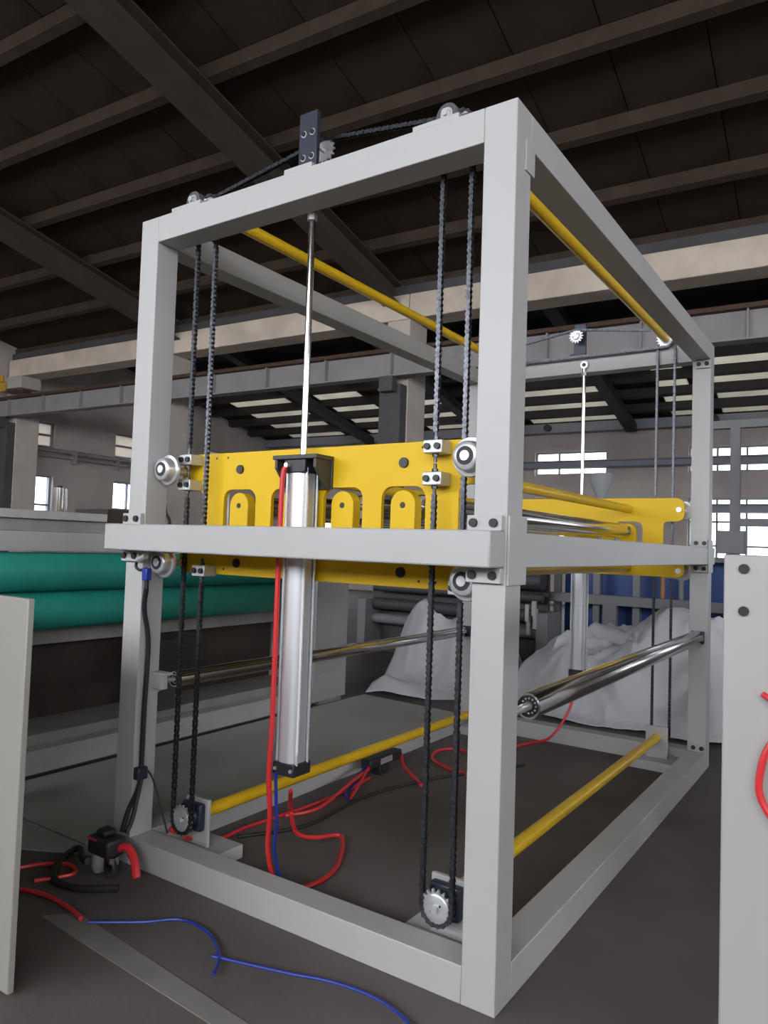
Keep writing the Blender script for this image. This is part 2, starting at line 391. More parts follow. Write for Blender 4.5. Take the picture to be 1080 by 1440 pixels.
for i in range(16):
    uu = -13.8+1.15*i; bbox('stiffener', 'girder', uu-0.01, uu+0.01, V0-0.24, V0-0.16, 3.74, 4.07, t)
for i in range(4):
    for j in range(3): cyl('splice_bolt', 'bg_dark', B(-3.05+0.09*i, V0-0.185, 3.80+0.09*j), B(-3.05+0.09*i, V0-0.16, 3.80+0.09*j), 0.016, t, 8)
fin(t)
t = thing('crane_end_carriage', 'cream crane end carriage with yellow wheel cover on the rail', 'crane', B(-14, V0-0.1, 4.15))
bbox('carriage_box', 'crane_cream', -13.95, -13.05, V0-0.45, V0-0.02, 4.22, 4.46, t, 0.01); bbox('wheel_cover', 'crane_yellow', -13.9, -13.5, V0-0.52, V0-0.46, 4.16, 4.34, t, 0.01)
cyl('crane_wheel', 'rail_rust', B(-13.3, V0-0.26, 4.22), B(-13.3, V0-0.1, 4.22), 0.065, t, 14); bbox('drive_motor', 'crane_yellow', -13.98, -13.6, V0-0.5, V0-0.46, 4.36, 4.50, t, 0.01); fin(t)

# ================================================================== LIFTING FRAME
fr = thing('lifting_gantry', 'tall light grey square tube machine frame standing on the dark floor', 'machine frame', (-W/2, L/2, 0))
BV = 0.003; g = 0.0002
for x0, y0 in ((-w, 0), (-W, 0), (-w, L-w), (-W, L-w)): box('post', 'frame_paint', x0, x0+w, y0, y0+w, 0, H, fr, BV)
for z0 in (H-w, 0.0):
    nm = 'top_beam' if z0 > 1 else 'bottom_beam'
    box(nm, 'frame_paint', -W+w+g, -w-g, 0, w, z0, z0+w, fr, BV); box(nm, 'frame_paint', -W+w+g, -w-g, L-w, L, z0, z0+w, fr, BV)
    box(nm, 'frame_paint', -w, 0, w+g, L-w-g, z0, z0+w, fr, BV); box(nm, 'frame_paint', -W, -W+w, w+g, L-w-g, z0, z0+w, fr, BV)
ZM0, ZM1 = 1.259, 1.364
box('middle_beam', 'frame_paint', -W-0.012, -0.004, -0.102, -g, ZM0, ZM1, fr, 0.006)
box('middle_beam', 'frame_paint', -W, 0, L+g, L+0.102, ZM0, ZM1, fr, BV)
box('middle_beam', 'frame_paint', -w, 0.001, w+g, L-w-g, ZM0, ZM1, fr, BV); box('middle_beam', 'frame_paint', -W, -W+w, w+g, L-w-g, ZM0, ZM1, fr, BV)
# gusset plates on the right side and angle clips with bolts
for y0, y1 in ((0.002, 0.127), (L-0.127, L)):
    box('gusset_plate', 'frame_paint', 0.0012, 0.008, y0, y1, 1.208, 1.410, fr, 0.001)
box('gusset_plate', 'frame_paint', 0.0003, 0.006, 0.06, 0.124, H-0.195, H-0.10, fr, 0.001)
def clip(x0, x1, y, z0, z1, s):
    c = box('angle_clip', 'frame_paint', x0, x1, y-0.020, y-0.0005, z0, z1, fr, 0.002)
    zc = (z0+z1)/2
    for f in (0.2, 0.78): hexbolt('clip_bolt', (x0+(x1-x0)*f, y-0.020, zc), (0, -1, 0), 0.0135, 0.009, c)
for xa in (-0.120, -W-0.008):
    clip(xa, xa+0.112, 0, ZM1+0.001, ZM1+0.046, 1); clip(xa, xa+0.112, 0, ZM0-0.046, ZM0-0.001, -1)
for z0, z1 in ((ZM1+0.002, ZM1+0.05), (ZM0-0.05, ZM0-0.002), (H-w-0.052, H-w-0.002), (w+0.002, w+0.05), (0.02, 0.06)):
    x0, x1 = -0.085, -0.003
    clip(x0, x1, L-w, z0, z1, 1)
# weld-on plates of the top beams, under the bearings and the idlers
for yc, sgn in ((0.054, 1), (L-0.054, -1)):
    for xc in (-CX-0.02, -W+CX+0.0): box('bearing_pad', 'frame_paint', xc-0.085, xc+0.085, yc-0.05, yc+0.05, H+g, H+0.018, fr, 0.002)
    box('idler_pad', 'frame_paint', -W/2-0.065, -W/2+0.065, yc-0.05, yc+0.05, H+g, H+0.020, fr, 0.002)
# bottom bearing stands
for xc in (-CX, -W+CX):
    for y0, s in ((0.0, 1), (L, -1)):
        ya, yb = sorted((y0+s*(w+g), y0+s*0.33)); box('stand_base', 'frame_paint', xc-0.16, xc+0.15, ya, yb, 0.0, 0.055, fr, 0.003)
        ya, yb = sorted((y0+s*0.205, y0+s*0.222)); box('stand_plate', 'frame_paint', xc-0.066, xc+0.066, ya, yb, 0.0552, 0.246, fr, 0.003)
fin(fr)

# ================================================================== SPROCKETS, SHAFTS, CHAINS
PITCH = 0.01905
def sprocket_pts(n, r):
    out = []
    for i in range(n):
        for f, rr in ((-0.5, r-0.0075), (-0.26, r-0.0055), (-0.10, r+0.0045), (0.10, r+0.0045), (0.26, r-0.0055)):
            t = 2*PI*(i+f)/n; out.append((math.cos(t)*rr, math.sin(t)*rr))
    return out
def sprocket(x, y, z, r, parent, n=17, m='zinc', front=-1, hr=0.56, hh=0.016):
    s = MB().prism(sprocket_pts(n, r), (x, y-0.004, z), (1, 0, 0), (0, 0, 1), (0, 0.008, 0)).build('sprocket', m, parent)
    h = MB().lathe((x, y+front*0.002, z), (0, front, 0), [(0, r*hr), (hh, r*hr), (hh+0.002, r*hr*0.93), (hh+0.002, r*0.24), (hh+0.004, r*0.22), (hh+0.004, 0.001)], 20).build('hub', m, s)
    for a in (0.6, 0.6+PI): cyl('hub_hole', 'bolt', (x+math.cos(a)*r*0.36, y+front*(hh+0.002), z+math.sin(a)*r*0.36), (x+math.cos(a)*r*0.36, y+front*(hh+0.0055), z+math.sin(a)*r*0.36), 0.004, s, 8)
    return s
RS = 0.0535; CY = 0.127; ZT, ZB = 2.698, 0.178
def drive_shaft(label, x, z, top):
    t = thing('drive_shaft', label, 'drive shaft', (x, L/2, z))
    cyl('tube', 'yellow_shaft', (x, CY+0.044 if top else 0.2225, z), (x, L-CY-0.044 if top else L-0.2225, z), 0.027, t, 24)
    for y, s in ((CY, -1), (L-CY, 1)):
        sprocket(x, y, z, RS, t, front=s, hr=0.56 if top else 0.80, hh=0.016 if top else 0.004)
        if top: sprocket(x, y-s*0.024, z, RS, t, front=-s, hr=0.6, hh=0.012)
        cyl('journal', 'zinc', (x, y-0.08 if top else y-0.02, z), (x, y+0.08 if top else y+0.02, z), 0.0125, t, 16)
        if top:                                   # pillow block on the beam
            yb = y+s*0.072; b = MB()
            poly = [(-0.075, -0.0295), (0.075, -0.0295), (0.075, -0.017), (0.045, -0.014), (0.038, 0.006)]+[(0.038*math.cos(a), 0.038*math.sin(a)) for a in [PI*k/10 for k in range(1, 10)]]+[(-0.038, 0.006), (-0.045, -0.014), (-0.075, -0.017)]
            b.prism(poly, (x, yb-0.015, z), (1, 0, 0), (0, 0, 1), (0, 0.03, 0)); pb = b.build('pillow_block', 'steel_dark', t, 0.002)
            MB().lathe((x, yb+s*0.014, z), (0, s, 0), [(0, 0.022), (0.003, 0.022), (0.003, 0.016), (0.010, 0.016), (0.010, 0.011), (0.018, 0.011), (0.018, 0.001)], 24).build('bearing_insert', 'zinc', pb)
            for dx in (-0.06, 0.06): hexbolt('block_bolt', (x+dx, yb, z-0.017), (0, 0, 1), 0.009, 0.012, pb, 'zinc', 6)
        else:                                     # square flange bearing on the stand plate
            ya, yb = sorted((y-s*0.045, y-s*0.0775)); pb = box('flange_bearing', 'navy_black', x-0.055, x+0.055, ya, yb, z-0.055, z+0.055, t, 0.008)
            MB().lathe((x, y-s*0.046, z), (0, s, 0), [(0, 0.04), (0.012, 0.036), (0.016, 0.02), (0.02, 0.001)], 20).build('bearing_boss', 'navy_black', pb)
            for dx in (-0.04, 0.04):
                for dz in (-0.04, 0.04): hexbolt('flange_bolt', (x+dx, y-s*0.045, z+dz), (0, s, 0), 0.008, 0.010, pb, 'bolt', 6)
    return fin(t)
drive_shaft('yellow upper drive shaft on the right side of the frame top', -CX, ZT, True)
drive_shaft('yellow upper drive shaft on the left side of the frame top', -W+CX, ZT, True)
drive_shaft('yellow lower drive shaft near the floor on the right side', -CX, ZB, False)
drive_shaft('yellow lower drive shaft near the floor on the left side', -W+CX, ZB, False)

def link_mesh(mb, p, d, nrm, i):
    """one chain link: two side plates and a roller; p centre, d along the chain, nrm across the plates (Y)"""
    s = nrm.cross(d); hl = PITCH/2+0.0075; hw = 0.0085; off = 0.0078 if i % 2 else 0.0056
    for q in (-1, 1):
        o = p+nrm*(off*q)
        pr = [(-hl, 0), (-hl+0.004, hw*0.85), (-hl+0.008, hw), (-0.002, hw*0.70), (0.002, hw*0.70), (hl-0.008, hw), (hl-0.004, hw*0.85), (hl, 0)]
        pr += [(x, -y) for x, y in reversed(pr[1:-1])]
        mb.prism(pr, o-nrm*0.0010, d, s, nrm*0.0020)
    e = p+d*(PITCH/2); mb.cyl(e-nrm*0.0098, e+nrm*0.0098, 0.0042, 6)
def chain_path(mb, pts, y):
    P = [Vector((a, y, b)) for a, b in pts]; seg = [(P[i+1]-P[i]).length for i in range(len(P)-1)]; tot = sum(seg)
    n = max(1, int(round(tot/PITCH))); st = tot/n
    def at(t):
        for i, sl in enumerate(seg):
            if t <= sl or i == len(seg)-1: return P[i]+(P[i+1]-P[i])*(t/sl)
            t -= sl
    for i in range(n):
        a = at(i*st); b = at(min((i+1)*st, tot-1e-6)); d = (b-a).normalized(); link_mesh(mb, (a+b)/2, d, Vector((0, 1, 0)), i)
def arc(cx, cz, r, a0, a1, k=14): return [(cx+r*math.cos(a0+(a1-a0)*i/k), cz+r*math.sin(a0+(a1-a0)*i/k)) for i in range(k+1)]
ZC_HI, ZC_MID, ZC_LO = 1.640, 1.535, 1.185       # heights of the chain clamps on the carriage
def lift_chain(label, xc, y, outer):
    mb = MB(); xo, xi = xc-RS, xc+RS                # strand to the left is clamped high, the right one low
    chain_path(mb, [(xo, ZC_HI+0.055)]+[(xo, ZT)]+list(reversed(arc(xc, ZT, RS, 0, PI)))[1:]+[(xi, ZC_LO+0.12)], y)
    chain_path(mb, [(xo, ZC_MID-0.055), (xo, ZB)]+arc(xc, ZB, RS, PI, 2*PI)[1:]+[(xi, ZC_LO-0.05)], y)
    o = mb.build('lifting_chain', 'chain'); tag(o, label, 'chain', 'lifting chains of the frame')
lift_chain('black roller chain hanging at the front right of the frame', -CX, CY, 1)
lift_chain('black roller chain hanging at the front left of the frame', -W+CX, CY, 1)
lift_chain('roller chain hanging at the far right corner of the frame', -CX, L-CY, 1)
lift_chain('roller chain hanging at the far left corner of the frame', -W+CX, L-CY, 1)
# synchronising chains along the top, with the idlers
ZI = 2.792; RI = 0.046
def sync_chain(label, y):
    mb = MB(); xl, xr, xm = -W+CX, -CX, -W/2
    chain_path(mb, [(xl, ZT-RS), (xr, ZT-RS)]+arc(xr, ZT, RS, -PI/2, PI/2, 10)[1:]+[(xm+RI*0.45, ZI+RI*0.89), (xm, ZI+RI), (xm-RI*0.45, ZI+RI*0.89)]+arc(xl, ZT, RS, PI/2, 1.5*PI, 10), y)
    tag(mb.build('synchronising_chain', 'chain'), label, 'chain', 'synchronising chains on the top beams')
sync_chain('black roller chain stretched over the front top beam', CY+0.024)
sync_chain('thin dark roller chain stretched over the far top beam', L-CY-0.024)
for y0, s, lab in ((0.0, 1, 'black chain idler bracket standing on the front top beam'), (L, -1, 'black chain idler bracket standing on the far top beam')):
    t = thing('idler_bracket', lab, 'bracket', (-W/2, y0+s*0.06, H))
    ya, yb = sorted((y0+s*0.055, y0+s*0.075)); pl = box('upright_plate', 'navy_black', -W/2-0.042, -W/2+0.042, ya, yb, H+0.0206, H+0.245, t, 0.002)
    box('foot', 'navy_black', -W/2-0.062, -W/2+0.05, *sorted((y0+s*0.0756, y0+s*0.104)), H+0.0206, H+0.036, t, 0.002)
    for dx in (-0.019, 0.021):
        for dz in (0.075, 0.165):
            hexbolt('plate_bolt', (-W/2+dx, y0+s*0.055, H+dz), (0, -s, 0), 0.0095, 0.006, pl, 'bolt')
            MB().lathe((-W/2+dx, y0+s*0.0552, H+dz), (0, -s, 0), [(0, 0.0125), (0.002, 0.0125), (0.0021, 0.0100)], 14).build('washer', 'zinc', pl)
    sprocket(-W/2, y0+s*(CY+0.024), ZI, RI, t, 15, 'zinc', s); cyl('idler_pin', 'zinc', (-W/2, y0+s*0.0752, ZI), (-W/2, y0+s*0.168, ZI), 0.010, t, 14); fin(t)

# ================================================================== LIFTING CARRIAGE (yellow)
car = thing('lifting_carriage', 'yellow slotted lifting carriage hung on chains inside the frame', 'carriage', (-W/2, L/2, 1.18))
PZ0, PZ1 = 1.172, 1.668
XR, XL = -0.128, -W+0.128
SLOT = [-W/2+0.390*q for q in (1, 1/3.0, -1/3.0, -1)]
def rounded(poly, rad, k=5):
    """round polygon corners; rad: list of radii"""
    out = []; n = len(poly)
    for i in range(n):
        p = Vector(poly[i]); a = (Vector(poly[i-1])-p); b = (Vector(poly[(i+1) % n])-p); r = rad[i]
        if r <= 0: out.append(tuple(p)); continue
        a.normalize(); b.normalize(); ang = a.angle(b); d = r/math.tan(ang/2)
        c = p+(a+b).normalized()*(r/math.sin(ang/2)); s = p+a*d-c; e = p+b*d-c
        t0 = math.atan2(s.y, s.x); t1 = math.atan2(e.y, e.x); dt = (t1-t0+PI) % (2*PI)-PI
        out += [(c.x+r*math.cos(t0+dt*j/k), c.y+r*math.sin(t0+dt*j/k)) for j in range(k+1)]
    return out
def plate_with_holes(name, m, outer, holes, y, th, parent):
    bm = bmesh.new(); loops = []
    for lp in [outer]+holes:
        vs = [bm.verts.new((x, y, z)) for x, z in lp]
        for i in range(len(vs)): bm.edges.new((vs[i], vs[(i+1) % len(vs)]))
    bmesh.ops.triangle_fill(bm, use_beauty=True, use_dissolve=False, edges=bm.edges[:])
    ex = bmesh.ops.extrude_face_region(bm, geom=bm.faces[:])
    bmesh.ops.translate(bm, vec=(0, th, 0), verts=[v for v in ex['geom'] if isinstance(v, bmesh.types.BMVert)])
    bmesh.ops.recalc_face_normals(bm, faces=bm.faces)
    me = bpy.data.meshes.new(name); bm.to_mesh(me); bm.free(); me.materials.append(MATS[m])
    o = bpy.data.objects.new(name, me); COL.objects.link(o); o.parent = parent
    bv = o.modifiers.new('bevel', 'BEVEL'); bv.width = 0.002; bv.segments = 1; bv.limit_method = 'ANGLE'; bv.angle_limit = 0.9
    return o
NB = 0.125
outer = rounded([(XL, PZ0), (XR, PZ0), (XR, 1.318), (XR-NB, 1.318), (XR-NB, 1.520), (XR, 1.520), (XR, PZ1), (XL, PZ1), (XL, 1.520), (XL+NB, 1.520), (XL+NB, 1.318), (XL, 1.318)],
                [0.04, 0.04, 0.02, 0.03, 0.03, 0.045, 0.05, 0.05, 0.045, 0.03, 0.03, 0.02])
holes = [rounded([(x-0.089, 1.295), (x-0.089, 1.517), (x+0.089, 1.517), (x+0.089, 1.295)], [0.012, 0.042, 0.042, 0.012]) for x in SLOT]
for y0, s in ((0.0, 1), (L, -1)):
    yf = y0+s*0.172                                # outer face
    ya, yb = sorted((yf, yf+s*0.018))
    pl = plate_with_holes('side_plate', 'yellow', outer, holes, ya, yb-ya, car)
    for x in SLOT:                                 # roller holders standing in the slots
        rp = [(-0.05, -0.20), (0.05, -0.20)]+[(0.05*math.cos(a), -0.012+0.05*math.sin(a)) for a in [PI*k/12 for k in range(0, 13)]]
        tg = MB().prism(rp, (x, yf-s*0.002, 1.466), (1, 0, 0), (0, 0, 1), (0, s*0.045, 0)).build('roller_holder', 'yellow', car, 0.002, 1)
        hexbolt('holder_bolt', (x, yf-s*0.002, 1.452), (0, -s, 0), 0.011, 0.002, tg)
    for x in (SLOT[0], SLOT[3]):
        for z in (1.598, 1.222): hexbolt('tie_bolt', (x, yf, z), (0, -s, 0), 0.019, 0.008, pl, 'bolt', 12)
    for x in (-0.395, -0.33, -0.19, -W+0.395, -W+0.33):
        for z in (1.195, 1.648): cyl('bolt_hole', 'bolt', (x, yf-s*0.0008, z), (x, yf+s*0.002, z), 0.005, pl, 8)
    # chain clamps
    for xc in (-CX, -W+CX):
        for xs, zz, up in ((xc-RS, ZC_HI, 1), (xc-RS, ZC_MID, -1), (xc+RS, ZC_LO, -1)):
            ya, yb = sorted((yf-s*0.001, y0+s*(CY-0.022)))
            c = box('chain_clamp', 'block_zinc', xs-0.036, xs+0.036, ya, yb, zz-0.022, zz+0.022, car, 0.003)
            for dx in (-0.019, 0.019): hexbolt('clamp_screw', (xs+dx, y0+s*(CY-0.022), zz), (0, -s, 0), 0.0115, 0.009, c)
            cyl('threaded_rod', 'chain', (xs, y0+s*CY, zz-0.05 if up > 0 else zz-0.055), (xs, y0+s*CY, zz+0.055 if up > 0 else zz+0.05), 0.006, c, 10)
            for q in (-1, 1): cyl('rod_nut', 'chain', (xs, y0+s*CY, zz+q*0.0225), (xs, y0+s*CY, zz+q*0.033), 0.0105, c, 6)
    # guide wheels running on the inner faces of the posts
    for x in (-w-0.050, -W+w+0.050):
        for z in (1.594, 1.212):
            yw = y0+s*0.028
            wh = MB().lathe((x, yw, z), (0, s, 0), [(0, 0.020), (0, 0.040), (0.004, 0.045), (0.010, 0.047), (0.034, 0.0495), (0.036, 0.0610), (0.039, 0.063), (0.048, 0.063), (0.051, 0.060), (0.051, 0.02)], 40).build('guide_wheel', 'zinc', car)
            MB().lathe((x, yw-s*0.0006, z), (0, -s, 0), [(0, 0.029), (0.0012, 0.029), (0.0014, 0.018)], 28).build('bearing_seal', 'rubber', wh)
            MB().lathe((x, yw, z), (0, -s, 0), [(0, 0.0165), (0.004, 0.0165), (0.005, 0.0155), (0.005, 0.001)], 20).build('axle_head', 'zinc', wh)
            cyl('axle', 'zinc', (x, yw+s*0.052, z), (x, yf+s*0.03, z), 0.015, wh, 16)
            hexbolt('axle_nut', (x, yf+s*0.018, z), (0, s, 0), 0.018, 0.014, wh, 'zinc', 12)
for x in (SLOT[0], SLOT[3]):
    for z in (1.598, 1.222): cyl('tie_bar', 'yellow_shaft', (x, 0.1905, z), (x, L-0.1905, z), 0.026, car, 24)
for x in SLOT:
    r = MB().lathe((x, 0.29, 1.452), (0, 1, 0), [(0, 0.014), (0, 0.042), (0.004, 0.046), (L-0.584, 0.046), (L-0.58, 0.042), (L-0.58, 0.014)], 28).build('idler_roller', 'chrome', car)
    for y0, s in ((0.0, 1), (L, -1)): cyl('roller_journal', 'zinc', (x, y0+s*0.2155, 1.452), (x, y0+s*0.29, 1.452), 0.0125, r, 14)
fin(car)

# ================================================================== PNEUMATIC CYLINDERS
def cylinder(label, y0, s, bottom_cable):
    x = -0.878 if s > 0 else -0.806; y = y0+s*0.1215
    t = thing('pneumatic_cylinder', label, 'cylinder', (x, y, 0.48))
    zt, zb = 1.615, 0.478; hw = 0.044
    prof = rounded([(-hw, -hw), (hw, -hw), (hw, hw), (-hw, hw)], [0.034]*4, 8)
    bar = MB().prism(prof, (x, y, zb+0.045), (1, 0, 0), (0, 1, 0), (0, 0, zt-zb-0.095))
    bar.sm = [len(f) == 4 for f in bar.f]; bar.build('barrel', 'aluminium', t)
    for sx in (-1, 1):
        cyl('tie_rod', 'aluminium', (x+sx*(hw+0.002), y-s*0.030, zb+0.04), (x+sx*(hw+0.002), y-s*0.030, zt-0.03), 0.0055, t, 10)
        cyl('tie_rod', 'aluminium', (x+sx*(hw+0.002), y+s*0.030, zb+0.04), (x+sx*(hw+0.002), y+s*0.030, zt-0.03), 0.0055, t, 10)
    cap = box('end_cap', 'black', x-0.05, x+0.05, y-0.048, y+0.048, zb, zb+0.0445, t, 0.004)
    for sx in (-1, 1): hexbolt('cap_screw', (x+sx*0.036, y-s*0.048, zb+0.022), (0, -s, 0), 0.007, 0.004, cap, 'zinc')
    box('head_cap', 'black', x-0.05, x+0.05, y-0.048, y+0.048, zt-0.0495, zt, t, 0.004)
    # dark bracket holding the cylinder head on the yellow plate
    yp = y0+s*0.1715
    ar = box('bracket_plate', 'dark_bracket', x-0.105, x+0.105, *sorted((y-s*0.052, yp)), zt+0.0005, zt+0.016, t, 0.002)
    for sx in (-1, 1):
        xx = x+sx*0.092; q = MB()
        q.prism([(0, 0), (yp-(y-s*0.045), 0), (yp-(y-s*0.045), -0.105), (yp-(y-s*0.045)-s*0.03, -0.105), (0, -0.03)], (xx-0.006, y-s*0.045, zt), (0, 1, 0), (0, 0, 1), (0.012, 0, 0)); q.build('bracket_rib', 'dark_bracket', t)
    box('bracket_back', 'dark_bracket', x-0.105, x+0.105, *sorted((yp-s*0.010, yp)), zt-0.105, zt, t, 0.002)
    hexbolt('port_fitting', (x-0.030, y-s*0.048, zt-0.022), (0, -s, 0), 0.010, 0.014, t, 'zinc', 12)
    ze = H-w+0.050
    rod = cyl('piston_rod', 'chrome', (x, y, zt), (x, y, ze-0.022), 0.0125, t, 20)
    cyl('rod_nut', 'zinc', (x, y, ze-0.075), (x, y, ze-0.050), 0.019, rod, 6)
    ring = MB(); K = 24; ye = y0+s*(w+0.0135)
    for i in range(K):
        ps = []
        for a in (2*PI*i/K, 2*PI*(i+1)/K):
            for r, dy in ((0.013, -0.009), (0.026, -0.009), (0.026, 0.009), (0.013, 0.009)): ps.append(Vector((x+r*math.cos(a), ye+dy, ze+r*math.sin(a))))
        ring.add(ps, [(k, (k+1) % 4, (k+1) % 4+4, k+4) for k in range(4)])
    ring.build('rod_eye', 'zinc', t); cyl('rod_eye_pin', 'bolt', (x, y0+s*(w+0.0003), ze), (x, ye+s*0.014, ze), 0.0125, t, 14)
    return t, x, y, zt, zb
t, cx_, cy_, czt, czb = cylinder('long aluminium pneumatic cylinder with red hose at the front of the frame', 0.0, 1, True); fin(t)
t2, bx_, by_, bzt, bzb = cylinder('long aluminium pneumatic cylinder at the far end of the frame', L, -1, False)
fin(t2)

# ================================================================== CHROME ROLLERS ON THE POSTS
def guide_roller(label, x, z, y0, y1, r):
    t = thing('chrome_roller', label, 'roller', (x, (y0+y1)/2, z))
    b = MB().lathe((x, y0, z), (0, 1, 0), [(0.014, r*0.2), (0.014, r*0.81), (0, r*0.83), (0, r*0.98), (0.003, r), (y1-y0-0.003, r), (y1-y0, r*0.98), (y1-y0, r*0.83), (y1-y0-0.014, r*0.81), (y1-y0-0.014, r*0.2)], 40).build('roller_shell', 'chrome', t)
    for y, s in ((y0, -1), (y1, 1)):
        br = MB().lathe((x, y-s*0.012, z), (0, s, 0), [(0, r*0.79), (0.008, r*0.79), (0.0082, r*0.68), (0.004, r*0.66), (0.004, r*0.45), (0.0082, r*0.43), (0.009, r*0.30)], 32).build('bearing', 'bolt', t)
        for k in range(12):
            a = 2*PI*k/12; c = Vector((x+r*0.56*math.cos(a), y-s*0.0075, z+r*0.56*math.sin(a)))
            MB().lathe(c, (0, s, 0), [(0, 0.0035), (0.003, 0.0032), (0.0048, 0.001)], 8).build('ball', 'zinc', br)
        cyl('journal', 'zinc', (x, y-s*0.01, z), (x, w+0.002 if s < 0 else L-w-0.002, z), r*0.30, t, 18)
    box('clamp_block', 'navy_black', x-0.035, x+0.040, L-w-0.035, L-w-0.0005, z-0.038, z+0.038, t, 0.004)
    box('clamp_block', 'frame_paint', x-0.040, x+0.040, w+0.0005, w+0.022, z-0.034, z+0.034, t, 0.003)
    return fin(t)
guide_roller('polished chrome roller between the right hand posts', -0.054, 0.808, 0.315, L-w-0.05, 0.043)
guide_roller('polished chrome roller between the left hand posts', -W+0.054, 0.700, 0.235, L-w-0.05, 0.034)

# ================================================================== CABLES, VALVE, SENSOR ON THE LEFT POST
t = thing('proximity_sensor', 'chrome sensor with blue plug and cable beside the lower left guide wheel', 'sensor', (-1.575, -0.02, 1.2))
b = MB().cyl((-1.60, -0.03, 1.222), (-1.545, -0.035, 1.238), 0.012, 12); b.build('sensor_body', 'zinc', t)
box('plug', 'blue_hose', -1.568, -1.538, -0.035, -0.008, 1.140, 1.190, t, 0.004); cyl('cable_gland', 'bolt', (-1.553, -0.02, 1.108), (-1.553, -0.02, 1.141), 0.009, t, 10)
MB().tube([(-1.60, -0.03, 1.222), (-1.612, -0.03, 1.195), (-1.585, -0.03, 1.180), (-1.555, -0.022, 1.19)], 0.006, 8).build('sensor_lead', 'bolt', t); fin(t)
def hose(name, label, pts, r, m, cat='hose', group='hoses and cables on the machine'):
    return tag(MB().tube(pts, r, 8).build(name, m), label, cat, group)
hose('black_cable', 'thick black cable running down the inner side of the front left post', [(-1.553, -0.02, 1.108), (-1.585, 0.0, 1.02), (-1.595, 0.035, 0.88), (-1.595, 0.03, 0.60), (-1.594, 0.028, 0.37), (-1.590, 0.015, 0.30), (-1.60, -0.02, 0.22), (-1.58, -0.06, 0.155)], 0.010, 'rubber', 'cable')
hose('black_cable', 'black cable looped beside the foot of the front left post', [(-1.590, 0.03, 0.34), (-1.575, 0.0, 0.27), (-1.56, -0.03, 0.20), (-1.553, -0.06, 0.155)], 0.009, 'rubber', 'cable')
hose('thin_cable', 'thin dark cable drooping from the left post to the bearing stand', [(-1.597, 0.05, 0.375), (-1.57, 0.07, 0.33), (-1.53, 0.085, 0.22), (-1.50, 0.098, 0.12)], 0.004, 'rubber', 'cable')
tag(MB().box(-1.6075, -1.575, 0.0, 0.05, 0.335, 0.385).build('cable_tape', 'navy_black', None, 0.006), 'dark blue tape wrap holding cables on the front left post', 'tape')
t = thing('post_bracket', 'small white box bracket on the inner face of the left post', 'bracket', (-1.59, 0.09, 0.72)); box('bracket_box', 'frame_paint', -1.6078, -1.55, 0.075, 0.108, 0.69, 0.75, t, 0.003); box('bracket_lid', 'frame_paint', -1.6078, -1.525, 0.07, 0.112, 0.7505, 0.760, t, 0.002); fin(t)
t = thing('air_filter_regulator', 'black air filter regulator with metal bowls on the floor by the left post', 'valve', (-1.56, -0.10, 0))
box('valve_body', 'black', -1.66, -1.53, -0.16, -0.075, 0.085, 0.155, t, 0.012); box('valve_cap', 'rubber', -1.63, -1.57, -0.145, -0.09, 0.1555, 0.18, t, 0.01)
for x, m in ((-1.635, 'aluminium'), (-1.56, 'chrome')): MB().lathe((x, -0.118, 0.0845), (0, 0, -1), [(0, 0.028), (0.02, 0.029), (0.06, 0.027), (0.078, 0.018), (0.083, 0.004)], 20).build('filter_bowl', m, t)
MB().lathe((-1.665, -0.13, 0.10), (-1, -0.3, 0), [(0, 0.012), (0.02, 0.012), (0.021, 0.007), (0.03, 0.007)], 12).build('air_fitting', 'zinc', t); box('red_tag', 'red_hose', -1.655, -1.60, -0.1615, -0.1602, 0.142, 0.150, t); fin(t)
hose('red_hose', 'thick red hose from the regulator bending down to the floor', [(-1.535, -0.10, 0.115), (-1.50, -0.09, 0.12), (-1.46, -0.09, 0.085), (-1.43, -0.10, 0.03)], 0.016, 'red_hose')
hose('black_hose', 'black hose coiled on the floor left of the regulator', [(-1.66, -0.15, 0.05), (-1.74, -0.12, 0.03), (-1.87, -0.05, 0.015), (-1.82, -0.16, 0.015), (-1.69, -0.27, 0.015), (-1.55, -0.26, 0.015), (-1.44, -0.17, 0.015)], 0.013, 'rubber')
hose('red_hose', 'short red hose stub under the left chain sprocket', [(-1.51, 0.118, 0.13), (-1.495, 0.14, 0.115), (-1.47, 0.15, 0.12)], 0.011, 'red_hose')
# red and blue air hoses of the cylinder
yh = cy_-0.058
hose('red_hose', 'bright red hose running down beside the front cylinder barrel', [(cx_-0.030, yh-0.004, czt-0.03), (cx_-0.040, yh-0.008, czt-0.10), (cx_-0.042, yh-0.008, 1.1), (cx_-0.042, yh-0.008, 0.7), (cx_-0.052, yh-0.004, 0.48), (-0.945, 0.09, 0.32), (-0.985, 0.13, 0.18), (-0.99, 0.175, 0.055), (-0.95, 0.21, 0.012), (-0.90, 0.32, 0.012), (-0.93, 0.49, 0.012), (-1.07, 0.70, 0.03), (-1.12, 0.58, 0.05), (-1.20, 0.55, 0.06), (-1.28, 0.60, 0.12), (-1.20, 0.50, 0.25)], 0.0095, 'red_hose')
hose('blue_hose', 'blue hose hanging below the front cylinder beside the red one', [(cx_-0.028, cy_-0.052, 0.485), (cx_-0.036, cy_-0.04, 0.43), (-0.925, 0.105, 0.30), (-0.965, 0.145, 0.17), (-0.965, 0.19, 0.05), (-0.93, 0.22, 0.012)], 0.006, 'blue_hose')
hose('white_hose', 'thin white hose along the right side of the front cylinder', [(cx_+0.056, cy_-0.04, czt-0.06), (cx_+0.057, cy_-0.04, 1.1), (cx_+0.056, cy_-0.04, 0.56)], 0.0055, 'white_hose')
FZ = 0.012
